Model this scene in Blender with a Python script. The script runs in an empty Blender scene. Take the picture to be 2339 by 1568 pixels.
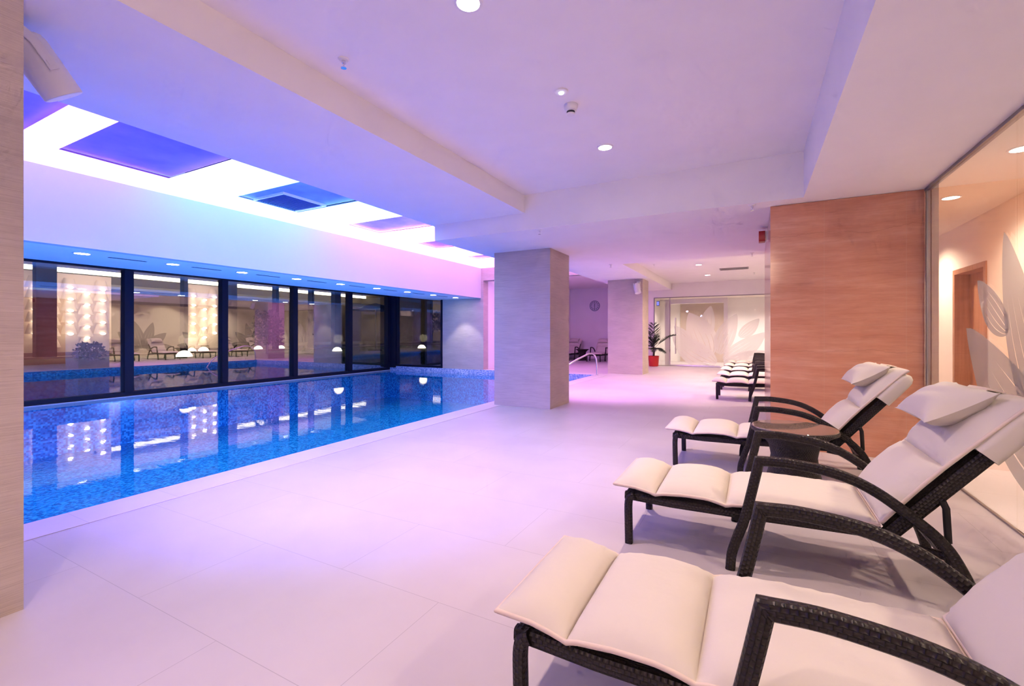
import bpy, math, random
from mathutils import Vector, Matrix
random.seed(7)
PI = math.pi
sc = bpy.context.scene
col = sc.collection

# ------------------------------------------------------------------ mesh builder
class MB:
    def __init__(self):
        self.v = []; self.f = []; self.uv = []
    def face(self, idx, uvs=None):
        self.f.append(tuple(idx)); self.uv.append(uvs or [(0, 0)] * len(idx))
    def box(self, x0, x1, y0, y1, z0, z1):
        b = len(self.v)
        self.v += [(x, y, z) for z in (z0, z1) for y in (y0, y1) for x in (x0, x1)]
        for q in ((0, 2, 3, 1), (4, 5, 7, 6), (0, 1, 5, 4), (2, 6, 7, 3), (0, 4, 6, 2), (1, 3, 7, 5)):
            self.face([b + i for i in q])
        return self
    def quad(self, a, b_, c, d):
        b = len(self.v); self.v += [tuple(a), tuple(b_), tuple(c), tuple(d)]
        self.face((b, b + 1, b + 2, b + 3)); return self
    def prism(self, poly, axis, t0, t1):
        """polygon in the two other axes, extruded along axis"""
        n = len(poly); b = len(self.v)
        for t in (t0, t1):
            for p in poly:
                self.v.append({0: (t, p[0], p[1]), 1: (p[0], t, p[1]), 2: (p[0], p[1], t)}[axis])
        self.face(list(range(b, b + n))); self.face(list(range(b + 2 * n - 1, b + n - 1, -1)))
        for i in range(n):
            j = (i + 1) % n
            self.face((b + i, b + j, b + n + j, b + n + i))
        return self
    def lathe(self, prof, n=32, c=(0, 0, 0), caps=True):
        b = len(self.v); m = len(prof); L = 0
        for k, (r, z) in enumerate(prof):
            for i in range(n):
                a = 2 * PI * i / n
                self.v.append((c[0] + r * math.cos(a), c[1] + r * math.sin(a), c[2] + z))
        for k in range(m - 1):
            d = math.hypot(prof[k + 1][0] - prof[k][0], prof[k + 1][1] - prof[k][1])
            rr_ = max(prof[k][0], prof[k + 1][0])
            for i in range(n):
                j = (i + 1) % n
                u0, u1 = 2 * PI * rr_ * i / n, 2 * PI * rr_ * (i + 1) / n
                self.face((b + k * n + i, b + k * n + j, b + (k + 1) * n + j, b + (k + 1) * n + i),
                          [(u0, L), (u1, L), (u1, L + d), (u0, L + d)])
            L += d
        if caps:
            self.face([b + i for i in range(n)][::-1]); self.face([b + (m - 1) * n + i for i in range(n)])
        return self
    def sweep(self, pts, prof, ref=(0, 1, 0), scales=None, closed=False, caps=True):
        pts = [Vector(p) for p in pts]; n = len(pts); m = len(prof); b = len(self.v)
        per = [0]
        for i in range(m):
            p, q = prof[i], prof[(i + 1) % m]
            per.append(per[-1] + math.hypot(q[0] - p[0], q[1] - p[1]))
        ref = Vector(ref); L = [0.0]
        for i in range(1, n): L.append(L[-1] + (pts[i] - pts[i - 1]).length)
        for i in range(n):
            if closed:
                t0 = (pts[i] - pts[i - 1]).normalized(); t1 = (pts[(i + 1) % n] - pts[i]).normalized()
            else:
                t0 = (pts[i] - pts[max(i - 1, 0)]); t1 = (pts[min(i + 1, n - 1)] - pts[i])
                t0 = t0.normalized() if t0.length > 1e-9 else t1.normalized()
                t1 = t1.normalized() if t1.length > 1e-9 else t0
            t = (t0 + t1).normalized()
            side = (ref - t * ref.dot(t))
            side = side.normalized() if side.length > 1e-6 else Vector((1, 0, 0))
            nn = side.cross(t)
            k = 1.0 / max(0.45, t.dot(t0)); s = scales[i] if scales else 1.0
            sx, sy = s if isinstance(s, tuple) else (s, s)
            for (a, c) in prof:
                self.v.append(tuple(pts[i] + side * (a * sx) + nn * (c * k * sy)))
        for i in range(n if closed else n - 1):
            i2 = (i + 1) % n; l0 = L[i]; l1 = L[i2] if i2 else L[i] + (pts[0] - pts[i]).length
            for j in range(m):
                j2 = (j + 1) % m
                self.face((b + i * m + j, b + i * m + j2, b + i2 * m + j2, b + i2 * m + j),
                          [(l0, per[j]), (l0, per[j + 1]), (l1, per[j + 1]), (l1, per[j])])
        if caps and not closed:
            self.face([b + j for j in range(m)][::-1]); self.face([b + (n - 1) * m + j for j in range(m)])
        return self
    def grid(self, fn, nu, nv, flip=False):
        b = len(self.v)
        for i in range(nu + 1):
            for j in range(nv + 1): self.v.append(tuple(fn(i / nu, j / nv)))
        for i in range(nu):
            for j in range(nv):
                q = [b + i * (nv + 1) + j, b + (i + 1) * (nv + 1) + j, b + (i + 1) * (nv + 1) + j + 1, b + i * (nv + 1) + j + 1]
                self.face(q[::-1] if flip else q)
        return self
    def xform(self, M, start=0):
        for i in range(start, len(self.v)): self.v[i] = tuple(M @ Vector(self.v[i]))
        return self
    def build(self, name, m, parent=None, smooth=None, loc=None):
        me = bpy.data.meshes.new(name)
        me.from_pydata(self.v, [], self.f); 
        ul = me.uv_layers.new(name='UVMap'); k = 0
        for u in self.uv:
            for q in u: ul.data[k].uv = q; k += 1
        me.materials.append(m)
        o = bpy.data.objects.new(name, me); col.objects.link(o)
        if parent: o.parent = parent
        if loc: o.location = loc
        if smooth is not None:
            me.polygons.foreach_set('use_smooth', [True] * len(me.polygons))
            try: me.set_sharp_from_angle(angle=math.radians(smooth))
            except Exception: pass
        return o

def rr(w, h, r, n=3):
    out = []
    for cx, cy, a0 in ((w / 2 - r, h / 2 - r, 0), (-w / 2 + r, h / 2 - r, 90), (-w / 2 + r, -h / 2 + r, 180), (w / 2 - r, -h / 2 + r, 270)):
        for i in range(n + 1):
            a = math.radians(a0 + 90 * i / n); out.append((cx + r * math.cos(a), cy + r * math.sin(a)))
    return out
def circ(r, n=10): return [(r * math.cos(2 * PI * i / n), r * math.sin(2 * PI * i / n)) for i in range(n)]
def crom(P, k=6):
    P = [Vector(p) for p in P]; out = []
    for i in range(len(P) - 1):
        a = P[i - 1] if i else P[0] * 2 - P[1]; b, c = P[i], P[i + 1]
        d = P[i + 2] if i + 2 < len(P) else P[-1] * 2 - P[-2]
        for j in range(k):
            t = j / k
            out.append(0.5 * ((2 * b) + (c - a) * t + (2 * a - 5 * b + 4 * c - d) * t * t + (3 * b - a - 3 * c + d) * t ** 3))
    out.append(P[-1]); return out

def tag(o, label=None, cat=None, group=None, kind=None):
    if label: o['label'] = label
    if cat: o['category'] = cat
    if group: o['group'] = group
    if kind: o['kind'] = kind
    return o
def thing(name, label, cat, loc=(0, 0, 0), rz=0.0, group=None, kind=None):
    o = bpy.data.objects.new(name, None); col.objects.link(o); o.empty_display_size = .1
    o.location = loc; o.rotation_euler = (0, 0, rz)
    return tag(o, label, cat, group, kind)
def struct(name, mb, m, label=None, parent=None, smooth=None):
    o = mb.build(name, m, parent, smooth)
    if not parent: o['kind'] = 'structure'
    if label: o['label'] = label
    return o
def dup(o, loc, rz=None, label=None, parent=None):
    kids = list(o.children)
    c = o.copy(); col.objects.link(c)
    if parent: c.parent = parent
    else:
        c.location = loc
        if rz is not None: c.rotation_euler = (0, 0, rz)
    if label: c['label'] = label
    for k in kids: dup(k, None, parent=c)
    return c

# ------------------------------------------------------------------ materials
def mat(name):
    m = bpy.data.materials.new(name); m.use_nodes = True
    nt = m.node_tree; nt.nodes.clear()
    return m, nt, nt.nodes.new('ShaderNodeOutputMaterial')
def N(nt, t, **kw):
    n = nt.nodes.new(t)
    for k, v in kw.items():
        if k in n.inputs.keys(): n.inputs[k].default_value = v
        else: setattr(n, k, v)
    return n
def ramp(nt, stops, interp='LINEAR'):
    r = nt.nodes.new('ShaderNodeValToRGB'); e = r.color_ramp; e.interpolation = interp
    while len(e.elements) < len(stops): e.elements.new(.5)
    for x, (p, c) in zip(e.elements, stops): x.position = p; x.color = (*c, 1)
    return r
def pos(nt): return N(nt, 'ShaderNodeNewGeometry').outputs['Position']
def mapped(nt, src, scale=(1, 1, 1), loc=(0, 0, 0)):
    mp = N(nt, 'ShaderNodeMapping'); mp.inputs['Scale'].default_value = scale; mp.inputs['Location'].default_value = loc
    nt.links.new(src, mp.inputs['Vector']); return mp.outputs['Vector']
def plain(name, c, rough=.6, metal=0., spec=.5, noise=0.0, nscale=8.):
    m, nt, o = mat(name); p = N(nt, 'ShaderNodeBsdfPrincipled')
    p.inputs['Base Color'].default_value = (*c, 1); p.inputs['Roughness'].default_value = rough
    p.inputs['Metallic'].default_value = metal; p.inputs['Specular IOR Level'].default_value = spec
    if noise:
        t = N(nt, 'ShaderNodeTexNoise', Scale=nscale, Detail=4.); nt.links.new(pos(nt), t.inputs['Vector'])
        r = ramp(nt, [(.3, [x * (1 - noise) for x in c]), (.7, [min(1, x * (1 + noise)) for x in c])])
        nt.links.new(t.outputs['Fac'], r.inputs['Fac']); nt.links.new(r.outputs['Color'], p.inputs['Base Color'])
    nt.links.new(p.outputs[0], o.inputs[0]); return m
def emit(name, c, s):
    m, nt, o = mat(name); e = N(nt, 'ShaderNodeEmission'); e.inputs['Color'].default_value = (*c, 1); e.inputs['Strength'].default_value = s
    nt.links.new(e.outputs[0], o.inputs[0]); return m
def schlick(nt, r0, normal=None):
    lw = N(nt, 'ShaderNodeLayerWeight'); lw.inputs['Blend'].default_value = .5
    if normal: nt.links.new(normal, lw.inputs['Normal'])
    p = N(nt, 'ShaderNodeMath', operation='POWER'); p.inputs[1].default_value = 5.; nt.links.new(lw.outputs['Facing'], p.inputs[0])
    a = N(nt, 'ShaderNodeMath', operation='MULTIPLY_ADD'); a.inputs[1].default_value = 1 - r0; a.inputs[2].default_value = r0
    nt.links.new(p.outputs[0], a.inputs[0]); return a
def glass(name, r0, tint=(1, 1, 1), rough=0.0):
    m, nt, o = mat(name)
    fr = schlick(nt, r0); t = N(nt, 'ShaderNodeBsdfTransparent'); t.inputs[0].default_value = (*tint, 1)
    g = N(nt, 'ShaderNodeBsdfGlossy'); g.inputs['Roughness'].default_value = rough; g.inputs[0].default_value = (1, 1, 1, 1)
    mx = N(nt, 'ShaderNodeMixShader')
    nt.links.new(fr.outputs[0], mx.inputs[0]); nt.links.new(t.outputs[0], mx.inputs[1]); nt.links.new(g.outputs[0], mx.inputs[2])
    nt.links.new(mx.outputs[0], o.inputs[0]); return m

M = {}
M['plaster'] = plain('plaster_white', (.86, .835, .825), .9, spec=.15, noise=.015, nscale=3)
M['white'] = plain('white_paint', (.85, .84, .82), .5)
M['trimwhite'] = plain('lamp_white', (.80, .78, .76), .4)
M['chrome'] = plain('brushed_steel', (.78, .78, .80), .18, 1.)
M['alu'] = plain('grey_aluminium', (.33, .30, .30), .35, .8)
M['frame'] = plain('dark_window_frame', (.006, .007, .020), .5, 0., .2)
M['black'] = plain('black_metal', (.012, .011, .012), .4, .3)
M['darkplastic'] = plain('dark_slot', (.02, .02, .03), .6)
M['red'] = plain('red_plastic', (.42, .015, .02), .35)
M['pot'] = plain('red_glazed_pot', (.62, .035, .03), .3, noise=.06)
M['soil'] = plain('soil', (.03, .02, .015), .95)
M['leaf'] = plain('palm_leaf', (.022, .035, .016), .5, noise=.2, nscale=20)
M['stem'] = plain('palm_stem', (.06, .045, .03), .8)
M['bush'] = plain('bush_leaves', (.02, .035, .02), .7, noise=.3, nscale=6)
M['bark'] = plain('bark', (.05, .04, .03), .9)
M['grass'] = plain('lawn_grass', (.035, .06, .016), .95, noise=.5, nscale=12)
M['bulb'] = emit('warm_bulb', (1., .84, .62), 9.)
M['lens'] = emit('downlight_lens', (1., .93, .82), 30.)
M['coollens'] = emit('soffit_lens', (.95, .97, 1.), 40.)
M['dome'] = emit('garden_globe', (1., .88, .6), 5.)
M['greenled'] = emit('emergency_led', (.75, 1., .9), 5.)
M['exitblue'] = emit('blue_display', (.22, .22, 1.), .9)
M['scale'] = plain('cream_shade', (.78, .64, .52), .6)
M['parasol'] = plain('parasol_fabric', (.02, .02, .035), .9)
M['rod'] = emit('pendant_glass_rod', (1., .85, .65), .9)
M['lobbywall'] = plain('lobby_wall', (.20, .15, .12), .8, noise=.1, nscale=.5)
M['lobbywhite'] = plain('lobby_white', (.8, .74, .62), .8)
M['tube'] = emit('cove_tube', (1., .93, .66), 3.0)
M['tube_dim'] = emit('lobby_tube', (1., .9, .66), 1.0)
M['clockface'] = plain('clock_face', (.55, .56, .62), .4)
M['clockdark'] = plain('clock_dark', (.03, .03, .05), .4)
M['brownpanel'] = plain('taupe_panel', (.50, .41, .35), .8, noise=.06, nscale=2)
M['corrwall'] = plain('corridor_wall', (.80, .74, .66), .85, spec=.2)

def m_pillar():
    m, nt, o = mat('pillar_stone'); p = N(nt, 'ShaderNodeBsdfPrincipled', Roughness=.75)
    p.inputs['Specular IOR Level'].default_value = .25
    g = pos(nt)
    t = N(nt, 'ShaderNodeTexNoise', Scale=1., Detail=5., Roughness=.65); nt.links.new(mapped(nt, g, (4, 4, 240)), t.inputs['Vector'])
    t2 = N(nt, 'ShaderNodeTexNoise', Scale=2., Detail=3.); nt.links.new(mapped(nt, g, (1, 1, 3)), t2.inputs['Vector'])
    r = ramp(nt, [(.30, (.50, .42, .375)), (.5, (.62, .53, .475)), (.70, (.68, .59, .53))])
    nt.links.new(t.outputs['Fac'], r.inputs['Fac'])
    mx = N(nt, 'ShaderNodeMixRGB', blend_type='MULTIPLY', Fac=.3); nt.links.new(r.outputs[0], mx.inputs[1]); nt.links.new(t2.outputs['Fac'], mx.inputs[2])
    mx2 = N(nt, 'ShaderNodeMixRGB', blend_type='MULTIPLY', Fac=0.)
    nt.links.new(mx.outputs[0], p.inputs['Base Color'])
    b = N(nt, 'ShaderNodeBump', Strength=.25, Distance=.003); nt.links.new(t.outputs['Fac'], b.inputs['Height']); nt.links.new(b.outputs[0], p.inputs['Normal'])
    nt.links.new(p.outputs[0], o.inputs[0]); return m
M['pillar'] = m_pillar()

def m_orange():
    m, nt, o = mat('orange_travertine'); p = N(nt, 'ShaderNodeBsdfPrincipled', Roughness=.16)
    g = pos(nt)
    w = N(nt, 'ShaderNodeTexNoise', Scale=1.2, Detail=2.); nt.links.new(g, w.inputs['Vector'])
    wv = N(nt, 'ShaderNodeVectorMath', operation='MULTIPLY_ADD'); wv.inputs[1].default_value = (0, 0, .05)
    nt.links.new(w.outputs['Color'], wv.inputs[0]); nt.links.new(g, wv.inputs[2])
    t = N(nt, 'ShaderNodeTexNoise', Scale=1., Detail=8., Roughness=.6); nt.links.new(mapped(nt, wv.outputs[0], (1.1, 1.1, 9)), t.inputs['Vector'])
    r = ramp(nt, [(.25, (.60, .245, .135)), (.42, (.66, .30, .18)), (.55, (.70, .34, .21)), (.72, (.76, .415, .285))])
    nt.links.new(t.outputs['Fac'], r.inputs['Fac'])
    t2 = N(nt, 'ShaderNodeTexNoise', Scale=1., Detail=6., Roughness=.7); nt.links.new(mapped(nt, wv.outputs[0], (6, 6, 60)), t2.inputs['Vector'])
    r2 = ramp(nt, [(.35, (.88, .85, .83)), (.6, (1, 1, 1))]); nt.links.new(t2.outputs['Fac'], r2.inputs['Fac'])
    mx = N(nt, 'ShaderNodeMixRGB', blend_type='MULTIPLY', Fac=.8); nt.links.new(r.outputs[0], mx.inputs[1]); nt.links.new(r2.outputs[0], mx.inputs[2])
    # two thin cracks running across the slabs
    sx = N(nt, 'ShaderNodeSeparateXYZ'); nt.links.new(g, sx.inputs[0])
    prev = mx.outputs[0]
    for zc, wob, ofs in ((2.205, .16, 0.), (1.015, .12, 5.)):
        n1 = N(nt, 'ShaderNodeTexNoise', Scale=2.6, Detail=7., Roughness=.62); nt.links.new(mapped(nt, g, (1, 1, .02), (ofs, 0, 0)), n1.inputs['Vector'])
        a1 = N(nt, 'ShaderNodeMath', operation='MULTIPLY_ADD'); a1.inputs[1].default_value = wob; nt.links.new(n1.outputs['Fac'], a1.inputs[0]); nt.links.new(sx.outputs['Z'], a1.inputs[2])
        c1 = N(nt, 'ShaderNodeMath', operation='SUBTRACT'); c1.inputs[1].default_value = zc + wob * .5; nt.links.new(a1.outputs[0], c1.inputs[0])
        d1 = N(nt, 'ShaderNodeMath', operation='ABSOLUTE'); nt.links.new(c1.outputs[0], d1.inputs[0])
        r1 = ramp(nt, [(0., (.55, .42, .36)), (.005, (1, 1, 1))]); nt.links.new(d1.outputs[0], r1.inputs['Fac'])
        m1 = N(nt, 'ShaderNodeMixRGB', blend_type='MULTIPLY', Fac=.38); nt.links.new(prev, m1.inputs[1]); nt.links.new(r1.outputs[0], m1.inputs[2]); prev = m1.outputs[0]
    # slab joints: x = .63 and 1.28, z = .36 / 1.28
    for ax, val in (('X', .622), ('X', 1.262), ('Z', .385), ('Z', 1.275), ('Y', 6.7), ('Y', 7.6)):
        s = N(nt, 'ShaderNodeMath', operation='COMPARE'); s.inputs[1].default_value = val; s.inputs[2].default_value = .0022
        nt.links.new(sx.outputs[ax], s.inputs[0])
        j = N(nt, 'ShaderNodeMixRGB'); j.inputs[2].default_value = (.66, .40, .27, 1)
        k_ = N(nt, 'ShaderNodeMath', operation='MULTIPLY'); k_.inputs[1].default_value = .4; nt.links.new(s.outputs[0], k_.inputs[0])
        nt.links.new(k_.outputs[0], j.inputs[0]); nt.links.new(prev, j.inputs[1]); prev = j.outputs[0]
    nt.links.new(prev, p.inputs['Base Color'])
    nt.links.new(p.outputs[0], o.inputs[0]); return m
M['orange'] = m_orange()

def m_floor(name, bw, bh, offx, offy, off=.5, base=(.58, .53, .545)):
    m, nt, o = mat(name); p = N(nt, 'ShaderNodeBsdfPrincipled', Roughness=.42)
    p.inputs['Specular IOR Level'].default_value = .3
    g = pos(nt)
    br = N(nt, 'ShaderNodeTexBrick'); br.offset = off; br.inputs['Scale'].default_value = 1.
    br.inputs['Brick Width'].default_value = bw; br.inputs['Row Height'].default_value = bh; br.inputs['Mortar Size'].default_value = .0016; br.inputs['Mortar Smooth'].default_value = .3
    br.inputs['Color1'].default_value = (*base, 1); br.inputs['Color2'].default_value = (*[c * .975 for c in base], 1); br.inputs['Mortar'].default_value = (*[c * .72 for c in base], 1)
    nt.links.new(mapped(nt, g, (1, 1, 1), (offx, offy, 0)), br.inputs['Vector'])
    t = N(nt, 'ShaderNodeTexNoise', Scale=1.7, Detail=6.); nt.links.new(g, t.inputs['Vector'])
    r = ramp(nt, [(.35, (.93, .92, .92)), (.65, (1, 1, 1))]); nt.links.new(t.outputs['Fac'], r.inputs['Fac'])
    mx = N(nt, 'ShaderNodeMixRGB', blend_type='MULTIPLY', Fac=1.); nt.links.new(br.outputs['Color'], mx.inputs[1]); nt.links.new(r.outputs[0], mx.inputs[2])
    nt.links.new(mx.outputs[0], p.inputs['Base Color'])
    nt.links.new(p.outputs[0], o.inputs[0]); return m
M['deck'] = m_floor('deck_tiles', 1.22, .61, 3.07 + 12.2, 12.2 - 1.025)
M['coping'] = m_floor('coping_stone', 4., .51, 10., 10.2 - 1.282, off=0., base=(.66, .61, .63))

def m_mosaic(name, stops, size=.03, rough=.15):
    m, nt, o = mat(name); p = N(nt, 'ShaderNodeBsdfPrincipled', Roughness=rough)
    g = pos(nt)
    sn = N(nt, 'ShaderNodeVectorMath', operation='SNAP'); sn.inputs[1].default_value = (size, size, size)
    ad = N(nt, 'ShaderNodeVectorMath', operation='ADD'); ad.inputs[1].default_value = (.0071, .0083, .0077)
    nt.links.new(g, ad.inputs[0]); nt.links.new(ad.outputs[0], sn.inputs[0])
    wn = N(nt, 'ShaderNodeTexWhiteNoise'); nt.links.new(sn.outputs[0], wn.inputs['Vector'])
    r = ramp(nt, stops, 'CONSTANT'); nt.links.new(wn.outputs['Value'], r.inputs['Fac'])
    nt.links.new(r.outputs[0], p.inputs['Base Color'])
    nt.links.new(p.outputs[0], o.inputs[0]); return m
M['mosaic'] = m_mosaic('pool_mosaic', [(0, (.008, .20, .48)), (.3, (.016, .33, .67)), (.55, (.03, .47, .81)), (.8, (.07, .60, .90))], .032)
M['mosaic_band'] = m_mosaic('pool_edge_mosaic', [(0, (.30, .42, .68)), (.3, (.45, .56, .78)), (.6, (.62, .70, .85)), (.85, (.22, .33, .58))], .03)

def m_water():
    m, nt, o = mat('pool_water')
    g = pos(nt)
    t = N(nt, 'ShaderNodeTexNoise', Scale=1., Detail=3.); nt.links.new(mapped(nt, g, (3, 9, 1)), t.inputs['Vector'])
    b = N(nt, 'ShaderNodeBump', Strength=.03, Distance=.02); nt.links.new(t.outputs['Fac'], b.inputs['Height'])
    fr = schlick(nt, .025, b.outputs[0])
    tr = N(nt, 'ShaderNodeBsdfTransparent'); tr.inputs[0].default_value = (.62, .88, 1, 1)
    gl = N(nt, 'ShaderNodeBsdfGlossy'); gl.inputs['Roughness'].default_value = .0; nt.links.new(b.outputs[0], gl.inputs['Normal'])
    mx = N(nt, 'ShaderNodeMixShader')
    nt.links.new(fr.outputs[0], mx.inputs[0]); nt.links.new(tr.outputs[0], mx.inputs[1]); nt.links.new(gl.outputs[0], mx.inputs[2])
    nt.links.new(mx.outputs[0], o.inputs[0]); return m
M['water'] = m_water()
M['winglass'] = glass('night_window_glass', .19, (.96, .97, .98))
M['glass'] = glass('partition_glass', .02, (.99, .985, .975))
M['tableglass'] = plain('smoked_table_glass', (.20, .14, .115), .06, 0., 1.)

def m_etched(nm, c):
    m, nt, o = mat(nm); d = N(nt, 'ShaderNodeBsdfDiffuse'); d.inputs[0].default_value = (*c, 1)
    tl = N(nt, 'ShaderNodeBsdfTranslucent'); tl.inputs[0].default_value = (*c, 1)
    tr = N(nt, 'ShaderNodeBsdfTransparent'); a = N(nt, 'ShaderNodeMixShader', Fac=.4); b = N(nt, 'ShaderNodeMixShader', Fac=.30)
    nt.links.new(d.outputs[0], a.inputs[1]); nt.links.new(tl.outputs[0], a.inputs[2])
    nt.links.new(a.outputs[0], b.inputs[1]); nt.links.new(tr.outputs[0], b.inputs[2]); nt.links.new(b.outputs[0], o.inputs[0]); return m
M['etched'] = m_etched('etched_frost', (.40, .38, .36)); M['etched2'] = m_etched('etched_frost_white', (.80, .77, .73))

def m_wicker():
    m, nt, o = mat('dark_wicker'); p = N(nt, 'ShaderNodeBsdfPrincipled', Roughness=.38); p.inputs['Specular IOR Level'].default_value = .32
    uv = N(nt, 'ShaderNodeUVMap')
    sp = N(nt, 'ShaderNodeSeparateXYZ'); nt.links.new(uv.outputs[0], sp.inputs[0])
    def mth(op, x, y=None):
        n = N(nt, 'ShaderNodeMath', operation=op)
        for i, q in enumerate((x, y)):
            if q is None: continue
            if isinstance(q, (int, float)): n.inputs[i].default_value = q
            else: nt.links.new(q, n.inputs[i])
        return n.outputs[0]
    vv = mth('DIVIDE', sp.outputs['Y'], .0122); row = mth('FLOOR', vv); par = mth('MULTIPLY', mth('MODULO', row, 2.), .5)
    uu = mth('ADD', mth('DIVIDE', sp.outputs['X'], .0175), par)
    ha = mth('POWER', mth('ABSOLUTE', mth('SINE', mth('MULTIPLY', uu, PI))), .7)
    hb = mth('POWER', mth('ABSOLUTE', mth('SINE', mth('MULTIPLY', vv, PI))), .5)
    hh = mth('MULTIPLY', ha, hb)
    r = ramp(nt, [(.1, (.006, .0045, .0045)), (.6, (.020, .0145, .0135))]); nt.links.new(hh, r.inputs['Fac']); nt.links.new(r.outputs[0], p.inputs['Base Color'])
    b = N(nt, 'ShaderNodeBump', Strength=1., Distance=.0035); nt.links.new(hh, b.inputs['Height']); nt.links.new(b.outputs[0], p.inputs['Normal'])
    nt.links.new(p.outputs[0], o.inputs[0]); return m
M['wicker'] = m_wicker()

def m_fabric(name, c):
    m, nt, o = mat(name); p = N(nt, 'ShaderNodeBsdfPrincipled', Roughness=.95)
    p.inputs['Base Color'].default_value = (*c, 1); p.inputs['Specular IOR Level'].default_value = .1
    tc = N(nt, 'ShaderNodeTexCoord')
    t = N(nt, 'ShaderNodeTexNoise', Scale=7., Detail=3.); nt.links.new(tc.outputs['Object'], t.inputs['Vector'])
    t2 = N(nt, 'ShaderNodeTexNoise', Scale=420., Detail=1.); nt.links.new(tc.outputs['Object'], t2.inputs['Vector'])
    ad = N(nt, 'ShaderNodeMath', operation='MULTIPLY_ADD'); ad.inputs[1].default_value = .04; nt.links.new(t2.outputs['Fac'], ad.inputs[0]); nt.links.new(t.outputs['Fac'], ad.inputs[2])
    b = N(nt, 'ShaderNodeBump', Strength=.35, Distance=.012); nt.links.new(ad.outputs[0], b.inputs['Height']); nt.links.new(b.outputs[0], p.inputs['Normal'])
    nt.links.new(p.outputs[0], o.inputs[0]); return m
M['fabric'] = m_fabric('cream_canvas', (.65, .60, .53))
M['piping'] = m_fabric('cream_piping', (.70, .59, .51))

def m_wood():
    m, nt, o = mat('door_veneer'); p = N(nt, 'ShaderNodeBsdfPrincipled', Roughness=.4)
    t = N(nt, 'ShaderNodeTexNoise', Scale=1., Detail=5.); nt.links.new(mapped(nt, pos(nt), (30, 30, 1.2)), t.inputs['Vector'])
    r = ramp(nt, [(.3, (.27, .12, .06)), (.7, (.42, .20, .11))]); nt.links.new(t.outputs['Fac'], r.inputs['Fac'])
    nt.links.new(r.outputs[0], p.inputs['Base Color']); nt.links.new(p.outputs[0], o.inputs[0]); return m
M['wood'] = m_wood()

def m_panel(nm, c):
    m, nt, o = mat('cloudy_led_tint_panel_' + nm); p = N(nt, 'ShaderNodeBsdfPrincipled', Roughness=.5)
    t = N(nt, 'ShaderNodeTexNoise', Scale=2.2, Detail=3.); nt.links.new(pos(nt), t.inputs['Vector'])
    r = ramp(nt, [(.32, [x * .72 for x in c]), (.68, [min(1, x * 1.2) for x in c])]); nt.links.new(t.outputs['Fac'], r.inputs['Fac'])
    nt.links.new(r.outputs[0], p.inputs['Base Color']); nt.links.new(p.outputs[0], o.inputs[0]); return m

# colour-changing LED ceiling: the programme runs violet -> cyan -> pink along the pool
LED = [(-4., (1.25, .76, 3.3)), (3.0, (1.2, .78, 3.2)), (3.9, (.80, 1.55, 2.0)), (5.7, (.82, 1.55, 2.0)), (7.0, (1.85, 1.0, 2.3)), (12.6, (2.2, .84, 2.3))]
def m_led(scale):
    m, nt, o = mat('led_ceiling'); e = N(nt, 'ShaderNodeEmission'); e.inputs['Strength'].default_value = scale
    sx = N(nt, 'ShaderNodeSeparateXYZ'); nt.links.new(pos(nt), sx.inputs[0])
    mr = N(nt, 'ShaderNodeMapRange'); mr.inputs['From Min'].default_value = -4.; mr.inputs['From Max'].default_value = 13.
    nt.links.new(sx.outputs['Y'], mr.inputs['Value'])
    r = ramp(nt, [((y + 4) / 17, [c / 5. for c in cc]) for y, cc in LED]); nt.links.new(mr.outputs[0], r.inputs['Fac'])
    nt.links.new(r.outputs[0], e.inputs['Color']); nt.links.new(e.outputs[0], o.inputs[0]); return m
M['led'] = m_led(5.)
M['ledblue'] = emit('led_strip_blue', (.25, .10, 1.), .5)
M['ledcyan'] = emit('led_strip_cyan', (.12, .28, 1.), .6)
M['ledpink'] = emit('led_strip_pink', (1., .30, .72), 6.)

# ------------------------------------------------------------------ the setting
ZB, ZK, ZC, ZP = 2.533, 2.757, 2.987, 3.30
XE, XW = -4.03, -11.8          # pool edge, window wall
YB = -4.0                       # wall behind the viewpoint
b = MB(); b.box(-3.70, 3.0, YB, 20.6, -.2, 0.); b.box(-7.75, -3.70, 12.93, 20.6, -.2, 0.)
struct('floor', b, M['deck'])
b = MB(); b.box(XE, -3.70, YB, 12.93, -.2, .004); b.box(-7.75, XE, 12.6, 12.93, -.2, .004)
struct('pool_coping', b, M['coping'], 'pale stone coping along the pool edge')
b = MB()
b.box(XW, XE, YB, 12.6, -1.25, -1.15); b.box(XE, XE + .1, YB, 12.6, -1.25, -.2); b.box(XW - .1, XW, YB, 12.6, -1.25, -.22)
b.box(XW, XE, YB - .1, YB, -1.25, -.15); b.box(XW, XE, 12.6, 12.7, -1.25, -.2)
struct('pool_floor', b, M['mosaic'], 'blue mosaic basin of the pool')
b = MB(); b.box(XW, XE, 12.585, 12.6, -.2, 0.0); struct('trim_6', MB().box(XE - .004, XE, YB, 12.585, -.2, 0.0), M['mosaic'], 'deep blue mosaic band under the coping')
struct('trim_1', b, M['mosaic_band'], 'pale blue mosaic band above the water line')
w = MB(); w.quad((XW, YB, -.15), (XE, YB, -.15), (XE, 12.59, -.15), (XW, 12.59, -.15))
tag(w.build('pool_water', M['water']), 'still blue swimming pool water mirroring the night windows', 'water', kind='stuff')
struct('trim_2', MB().box(XW + .07, XW + .12, YB, 12.58, -.22, -.14), M['coping'], 'thin overflow kerb under the windows')

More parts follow.
